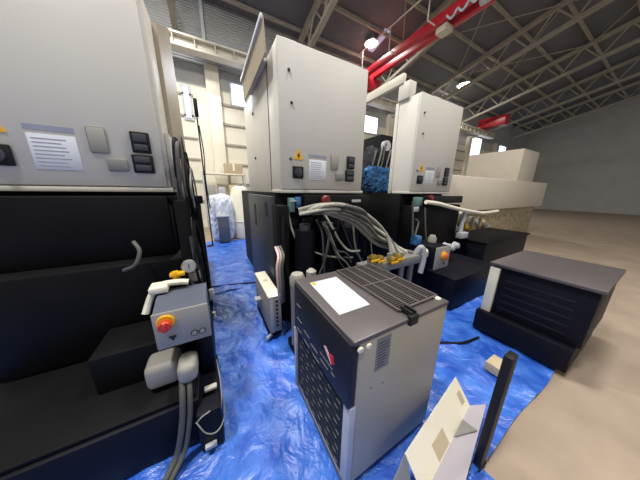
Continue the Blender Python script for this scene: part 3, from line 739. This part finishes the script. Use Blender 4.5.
pmp = thing('pump_motor', 'grey pump motor with pale cap between slim box and chiller', 'motor', (0.0, -.45, .02))
bm = B(); cyl(bm, (-.035, -.47, .1), (-.035, -.47, .7), .06, n=24); obj('motor_body', bm, 'midgrey', pmp)
bm = B(); lathe(bm, (-.035, -.47, .7), (0, 0, 1), [(0, .066), (.07, .066), (.1, .05)], 24); cap_ = obj('cap', bm, 'boxgrey', pmp)
bm = B(); box(bm, -.085, .015, -.56, -.51, .6, .74, bev=.012); obj('terminal_box', bm, 'cream', pmp)
bm = B(); box(bm, -.1, .06, -.55, -.36, .02, .1, bev=.008); obj('mount', bm, 'black', pmp)
bm = B(); cyl(bm, (.1, -.47, .02), (.1, -.47, .74), .026, n=14); lathe(bm, (.1, -.47, .74), (0, 0, 1), [(0, .045), (.06, .045), (.08, .02)], 16); obj('pipe', bm, 'boxgrey', pmp)
bm = B(); tube(bm, [(-.02, -.53, .4), (-.05, -.6, .3), (-.06, -.62, .15), (-.04, -.6, .05)], .016, n=8); obj('hose', bm, 'hosedark', pmp)
bm = B(); tube(bm, [(.06, -.52, .45), (.04, -.6, .3), (0, -.65, .12), (-.04, -.68, .04)], .02, n=8, ribs=.1); obj('hose', bm, 'hose', pmp)

# ------------------------------------------------------------------ folded sheet metal cover at lower right
fs = thing('folded_sheet_cover', 'cream sheet metal cover bent in two, lying on the tarp beside the chiller', 'sheet metal cover', (.5, -1.6, .02))
RID = [Vector((.62, -1.56, .27)), Vector((.26, -1.72, .20))]      # ridge line
A = [Vector((.70, -1.42, .20)), Vector((.205, -1.50, .03))]
bm = B()
def sheet(bm, p, th):
    n = (p[1] - p[0]).cross(p[3] - p[0]).normalized() * th
    prism(bm, p, n)
bm.free()
APX, VAL, RC = Vector((.735, -1.447, .26)), Vector((.77, -1.545, .1)), Vector((.775, -1.62, .205))
DIR = Vector((-.66, -.11, 0))
bm = B(); sheet(bm, [APX, VAL, VAL + DIR, APX + DIR], .004); up_ = obj('upright_face', bm, 'bright_cream', fs)
bm = B(); sheet(bm, [VAL, Vector((.855, -1.6, .12)), Vector((.1, -1.78, .12)), VAL + DIR], .004); obj('front_face', bm, 'lilac', fs)
def on_face(u, v, d=-.003):
    n = (VAL - APX).cross(DIR).normalized()
    return APX + DIR * u + (VAL - APX) * v - n * .0006
for (u0, u1, v0, v1, m_) in ((.05, .12, .35, .75, 'wood'), (.52, .72, .5, .95, 'wood')):
    for sgn in (1,):
        bm = B()
        p = [on_face(u0, v0), on_face(u0, v1), on_face(u1, v1), on_face(u1, v0)]
        n = (VAL - APX).cross(DIR).normalized()
        prism(bm, [q for q in p], n * -.001); o = obj('sticker', bm, m_, up_)
bm = B(); sheet(bm, [VAL + DIR * .28 + Vector((0, -.02, .033)), VAL + DIR * .36 + Vector((0, -.065, .1)), VAL + DIR * .5 + Vector((0, -.03, .05))], .005) if False else prism(bm, [VAL + DIR * .22 + Vector((0, -.002, .006)), Vector((.62, -1.65, .127)), VAL + DIR * .44 + Vector((0, -.002, .006))], (0, .002, .003)); obj('sticker', bm, 'midgrey', fs)
bm = B(); prism(bm, [APX + DIR * .98, APX + DIR + Vector((-.06, .0, -.14)), APX + DIR * .98 + Vector((.0, -.05, -.16))], (0, .004, .002)); obj('corner_tab', bm, 'boxgrey', fs)
for v in (.2, .9):
    bm = B(); cyl(bm, VAL + DIR * v + Vector((0, .0, -.075)), VAL + DIR * v + Vector((0, 0, .0)), .012, n=8); obj('foot', bm, 'boxgrey', fs)

# black post at the lower right edge
po = thing('steel_post', 'black upright steel post at the right edge, in front of the bent cover', 'post', (.535, -1.7, .02))
bm = B(); box(bm, .505, .575, -1.725, -1.69, .03, .76, bev=.004); obj('upright', bm, 'panelblack', po)
bm = B(); box(bm, .5, .58, -1.73, -1.685, .02, .032, bev=.003); obj('base_plate', bm, 'panelblack', po)
wbk = obj('wood_block', boxb(1.3, 1.46, -1.54, -1.42, .02, .1, bev=.006), 'wood', None, (1.38, -1.48, .02))
tag(wbk, 'pale wooden block lying on the blue tarp at the right edge', 'wood block')

# dark cabinet at the right edge
dc = thing('dark_cabinet', 'dark cabinet with pale rear edge at the right edge of the photo', 'cabinet', (2.3, -1.35, .02))
bm = B(); box(bm, 1.88, 2.75, -1.8, -1.13, .27, .78, bev=.01); bd = obj('body', bm, 'navy', dc)
bm = B(); box(bm, 1.85, 1.9, -1.2, -1.12, .25, .76, bev=.005); obj('edge_strip', bm, 'cream', dc)
bm = B(); box(bm, 1.80, 2.75, -1.78, -1.1, .05, .27, bev=.01); obj('plinth', bm, 'navy', dc)
bm = B(); box(bm, 1.84, 2.77, -1.82, -1.11, .78, .81, bev=.006); obj('top', bm, 'chillertop', dc)
for (cx, cy) in ((1.87, -1.7), (1.87, -1.15), (2.68, -1.7), (2.68, -1.15)):
    bm = B(); cyl(bm, (cx, cy, .022), (cx, cy, .05), .03, n=12); obj('foot', bm, 'rubber', dc)
bm = B()
for k in range(5): box(bm, 1.876, 1.881, -1.7, -1.25, .34 + k * .075, .36 + k * .075)
obj('louver', bm, 'chillerblack', bd)

# ------------------------------------------------------------------ beige machine on the far right
bg = thing('beige_machine', 'wide beige machine enclosure beyond the right white cabinet', 'machine', (5.8, 1.6, 0))
bm = B(); box(bm, 3.75, 10.0, .55, 2.6, 1.05, 1.86, bev=.03); obj('enclosure', bm, 'beige', bg)
bm = B(); box(bm, 3.8, 9.9, .7, 2.5, .02, 1.05, bev=.02); obj('base', bm, 'clutter', bg)
bm = B(); box(bm, 8.4, 9.8, .9, 2.5, 1.86, 2.9, bev=.03); obj('upper_cover', bm, 'beige', bg)
bm = B(); tube(bm, [(3.8, .45, 1.03), (4.6, .42, 1.05), (5.4, .45, 1.0), (6.2, .45, 1.02)], .04, n=8); obj('pipe', bm, 'cream', bg)
for k, (x, z, c) in enumerate(((3.95, .85, 'brass'), (4.2, .7, 'midgrey'), (4.5, .9, 'clutter'), (4.75, .65, 'brass'), (5.1, .8, 'boxgrey'), (5.5, .75, 'clutter'), (5.9, .6, 'midgrey'))):
    bm = B(); box(bm, x - .1, x + .1, .45, .72, z - .1, z + .12, bev=.02); cyl(bm, (x, .46, z), (x, .4, z), .06, n=14); obj('valve', bm, c, bg)
bx = thing('parts_crate', 'dark parts crate on the floor in front of the beige machine', 'crate', (4.4, -.2, .02))
bm = B(); box(bm, 3.5, 5.4, -.45, .25, .02, .62, bev=.02); obj('body', bm, 'navy', bx)
bm = B(); box(bm, 3.48, 5.42, -.47, .27, .62, .66, bev=.01); obj('rim', bm, 'black', bx)

# ------------------------------------------------------------------ upper works of the right machine, in the gap between the cabinets
bm = B(); box(bm, 2.2, 2.75, .95, 1.9, 1.47, 2.5, bev=.03); sh_ = obj('spindle_head', bm, 'black', R_)
bm = B(); cyl(bm, (2.3, .95, 2.3), (2.3, .88, 2.3), .09, n=20); obj('head_cap', bm, 'lightgrey', sh_)
bm = B(); box(bm, 2.2, 2.4, .93, .96, 2.02, 2.2, bev=.01); obj('head_plate', bm, 'charcoal', sh_)
bm = B(); box(bm, 1.92, 2.2, 1.05, 1.7, 1.47, 2.0, bev=.02); obj('slide_housing', bm, 'charcoal', R_)
for k in range(9):
    x = 1.95 + .07 * k
    bm = B(); tube(bm, [(x, 1.0, 1.55), (x - .02, .9, 1.75), (x + .03, .86, 2.0 + .03 * (k % 3)), (x + .1, .88, 2.18 + .05 * (k % 4)), (x + .2, .95, 2.05)], .017, n=8, ribs=.12)
    obj('hose', bm, ('hosedark', 'rubber', 'midgrey')[k % 3], R_)
bm = crumple(2.12, .84, 1.475, .62, .14, .42, 3.3, .2, 6, 5.0); o = obj('wrap_cover', bm, 'bluewrap', R_); o['label'] = 'blue plastic wrap'
bm = crumple(2.02, .98, 1.475, .3, .1, .75, 5.3, .2, 6, 5.0); o = obj('wrap_cover', bm, 'charcoal', R_); o['label'] = 'dark plastic wrap'

# ------------------------------------------------------------------ far end of the aisle
o = obj('wrapped_crate', crumple(-.36, 4.55, .02, .62, .7, 1.3, 1.7, .07, 6, 4.5), 'plastic', None, (-.36, 4.55, .02))
tag(o, 'pale crate wrapped in clear plastic at the far end of the aisle', 'crate')
tk = thing('grey_tank', 'grey box standing before the plastic wrapped crate', 'box', (-.36, 4.1, .02))
bm = B(); box(bm, -.5, -.22, 3.95, 4.15, .06, .75, bev=.015); obj('body', bm, 'slategrey', tk)
bm = B(); box(bm, -.52, -.2, 3.93, 4.17, .75, .8, bev=.01); obj('lid', bm, 'lightgrey', tk)
bm = B(); box(bm, -.5, -.22, 3.95, 4.15, .02, .06); obj('base', bm, 'panelblack', tk)
dr = thing('cream_drum', 'cream rounded drum standing to the right of the wrapped crate', 'drum', (.2, 4.6, .02))
bm = B(); lathe(bm, (.2, 4.6, .02), (0, 0, 1), [(0, .26), (.05, .28), (.5, .28), (.52, .295), (.56, .28), (1.3, .28), (1.5, .22), (1.56, .1)], 28); obj('body', bm, 'cream', dr)
bm = B(); lathe(bm, (.2, 4.6, 1.58), (0, 0, 1), [(0, .08), (.06, .08)], 16); obj('lid', bm, 'boxgrey', dr)
for (nm, lab, x, y, z0, sx, sz, m_) in (('cardboard_box', 'brown cardboard box on top of the shelf by the back wall', .25, 6.3, 2.02, .6, .35, 'cardboard'),
                                  ('cardboard_box', 'cardboard box on the lower board of the shelf by the back wall', .3, 6.3, 1.22, .5, .42, 'wood')):
    bm = B(); box(bm, x - sx / 2, x + sx / 2, y - .2, y + .2, z0, z0 + sz, bev=.008)
    r = thing(nm, lab, 'box', (x, y, z0)); obj('carton', bm, m_, r)
    bm = B(); box(bm, x - .03, x + .03, y - .202, y + .202, z0 - .0005 + sz * .3, z0 + sz + .002); obj('tape', bm, 'cream', r)
sh = thing('shelf', 'pale open shelf against the back wall at the end of the aisle', 'shelf', (-.1, 6.3, 0))
for x in (-.75, .6):
    for y in (6.05, 6.55):
        bm = B(); box(bm, x - .02, x + .02, y - .02, y + .02, 0, 2.05, bev=.003); obj('post', bm, 'lightgrey', sh)
for z in (.35, 1.18, 1.98):
    bm = B(); box(bm, -.77, .62, 6.03, 6.57, z, z + .04, bev=.004); obj('board', bm, 'cream', sh)
for (x, m_, w, h, lab) in ((-.55, 'boxgrey', .28, .4, 'grey bin on the lower shelf board, left end'), (-.2, 'lightgrey', .24, .34, 'light bin on the lower shelf board, in the middle')):
    bm = B(); box(bm, x - w / 2, x + w / 2, 6.12, 6.48, 1.22, 1.22 + h, bev=.02)
    o = obj('storage_bin', bm, m_, None, (x, 6.3, 1.22)); tag(o, lab, 'bin')
# thin pole with dark box on top
pl = thing('pole_stand', 'thin black pole with a long dark box at its top, in the aisle', 'pole', (-.68, 3.85, .01))
bm = B(); cyl(bm, (-.68, 3.85, .03), (-.68, 3.85, 3.1), .016, n=10); obj('pole', bm, 'rubber', pl)
bm = B(); lathe(bm, (-.68, 3.85, .012), (0, 0, 1), [(0, .14), (.02, .14), (.03, .03)], 20); obj('base', bm, 'rubber', pl)
bm = B(); box(bm, -.72, -.64, 3.8, 3.9, 3.08, 3.45, bev=.025); hd = obj('lamp_box', bm, 'navy', pl)
bm = B(); tube(bm, [(-.66, 3.82, 2.9), (-.63, 3.8, 2.3), (-.66, 3.82, 1.7), (-.64, 3.82, 1.0)], .012, n=6); obj('cable', bm, 'rubber', pl)
# dark tubes laid in place of shaded folds in the tarp
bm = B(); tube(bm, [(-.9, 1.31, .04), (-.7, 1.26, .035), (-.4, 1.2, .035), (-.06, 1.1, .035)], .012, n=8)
o = obj('tarp_shade_line', bm, 'rubber', None, (-.4, 1.2, .03)); tag(o, 'thin dark line standing in for the shaded tarp fold in the aisle', 'cable')
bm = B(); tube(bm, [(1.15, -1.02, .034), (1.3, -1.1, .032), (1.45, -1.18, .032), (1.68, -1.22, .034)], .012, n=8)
o = obj('tarp_shade_line', bm, 'rubber', None, (1.4, -1.1, .03)); tag(o, 'thin dark line standing in for a shaded tarp fold to the right of the chiller', 'cable')

# ------------------------------------------------------------------ light
w = bpy.data.worlds.new('world'); S.world = w; w.use_nodes = True
bgn = w.node_tree.nodes['Background']
bgn.inputs['Color'].default_value = (1.0, .985, .955, 1); bgn.inputs['Strength'].default_value = 0.5
def area(name, loc, target, sx, sy, e, c=(1, 1, 1)):
    li = bpy.data.lights.new(name, 'AREA'); li.shape = 'RECTANGLE'; li.size = sx; li.size_y = sy; li.energy = e; li.color = c
    o = bpy.data.objects.new(name, li); COL.objects.link(o); o.location = loc
    o.rotation_euler = (Vector(target) - Vector(loc)).to_track_quat('-Z', 'Y').to_euler()
    return o
area('window_daylight', (-.1, 6.6, 4.9), (-.6, 0, 0), 1.2, .8, 60, (.85, .92, 1))
# ------------------------------------------------------------------ camera
cam = bpy.data.cameras.new('camera'); co = bpy.data.objects.new('camera', cam); COL.objects.link(co)
yaw, pit, rol = math.radians(29), math.radians(14.2), math.radians(.85)
Fh = Vector((math.sin(yaw), math.cos(yaw), 0)); R0 = Vector((math.cos(yaw), -math.sin(yaw), 0)); Z = Vector((0, 0, 1))
F = Fh * math.cos(pit) - Z * math.sin(pit); U0 = Z * math.cos(pit) + Fh * math.sin(pit)
R = R0 * math.cos(rol) + U0 * math.sin(rol); U = U0 * math.cos(rol) - R0 * math.sin(rol)
m = Matrix((R, U, -F)).transposed().to_4x4(); m.translation = Vector((-.63, -1.94, 1.5))
co.matrix_world = m
cam.sensor_fit = 'HORIZONTAL'; cam.sensor_width = 36.0; cam.lens = 36.0 * 197.0 / 640.0
cam.clip_start = 0.02; cam.clip_end = 200
S.camera = co
S.view_settings.view_transform = 'Standard'; S.view_settings.look = 'None'
S.view_settings.exposure = 0.0; S.view_settings.gamma = 1.0; S.view_settings.use_curve_mapping = False
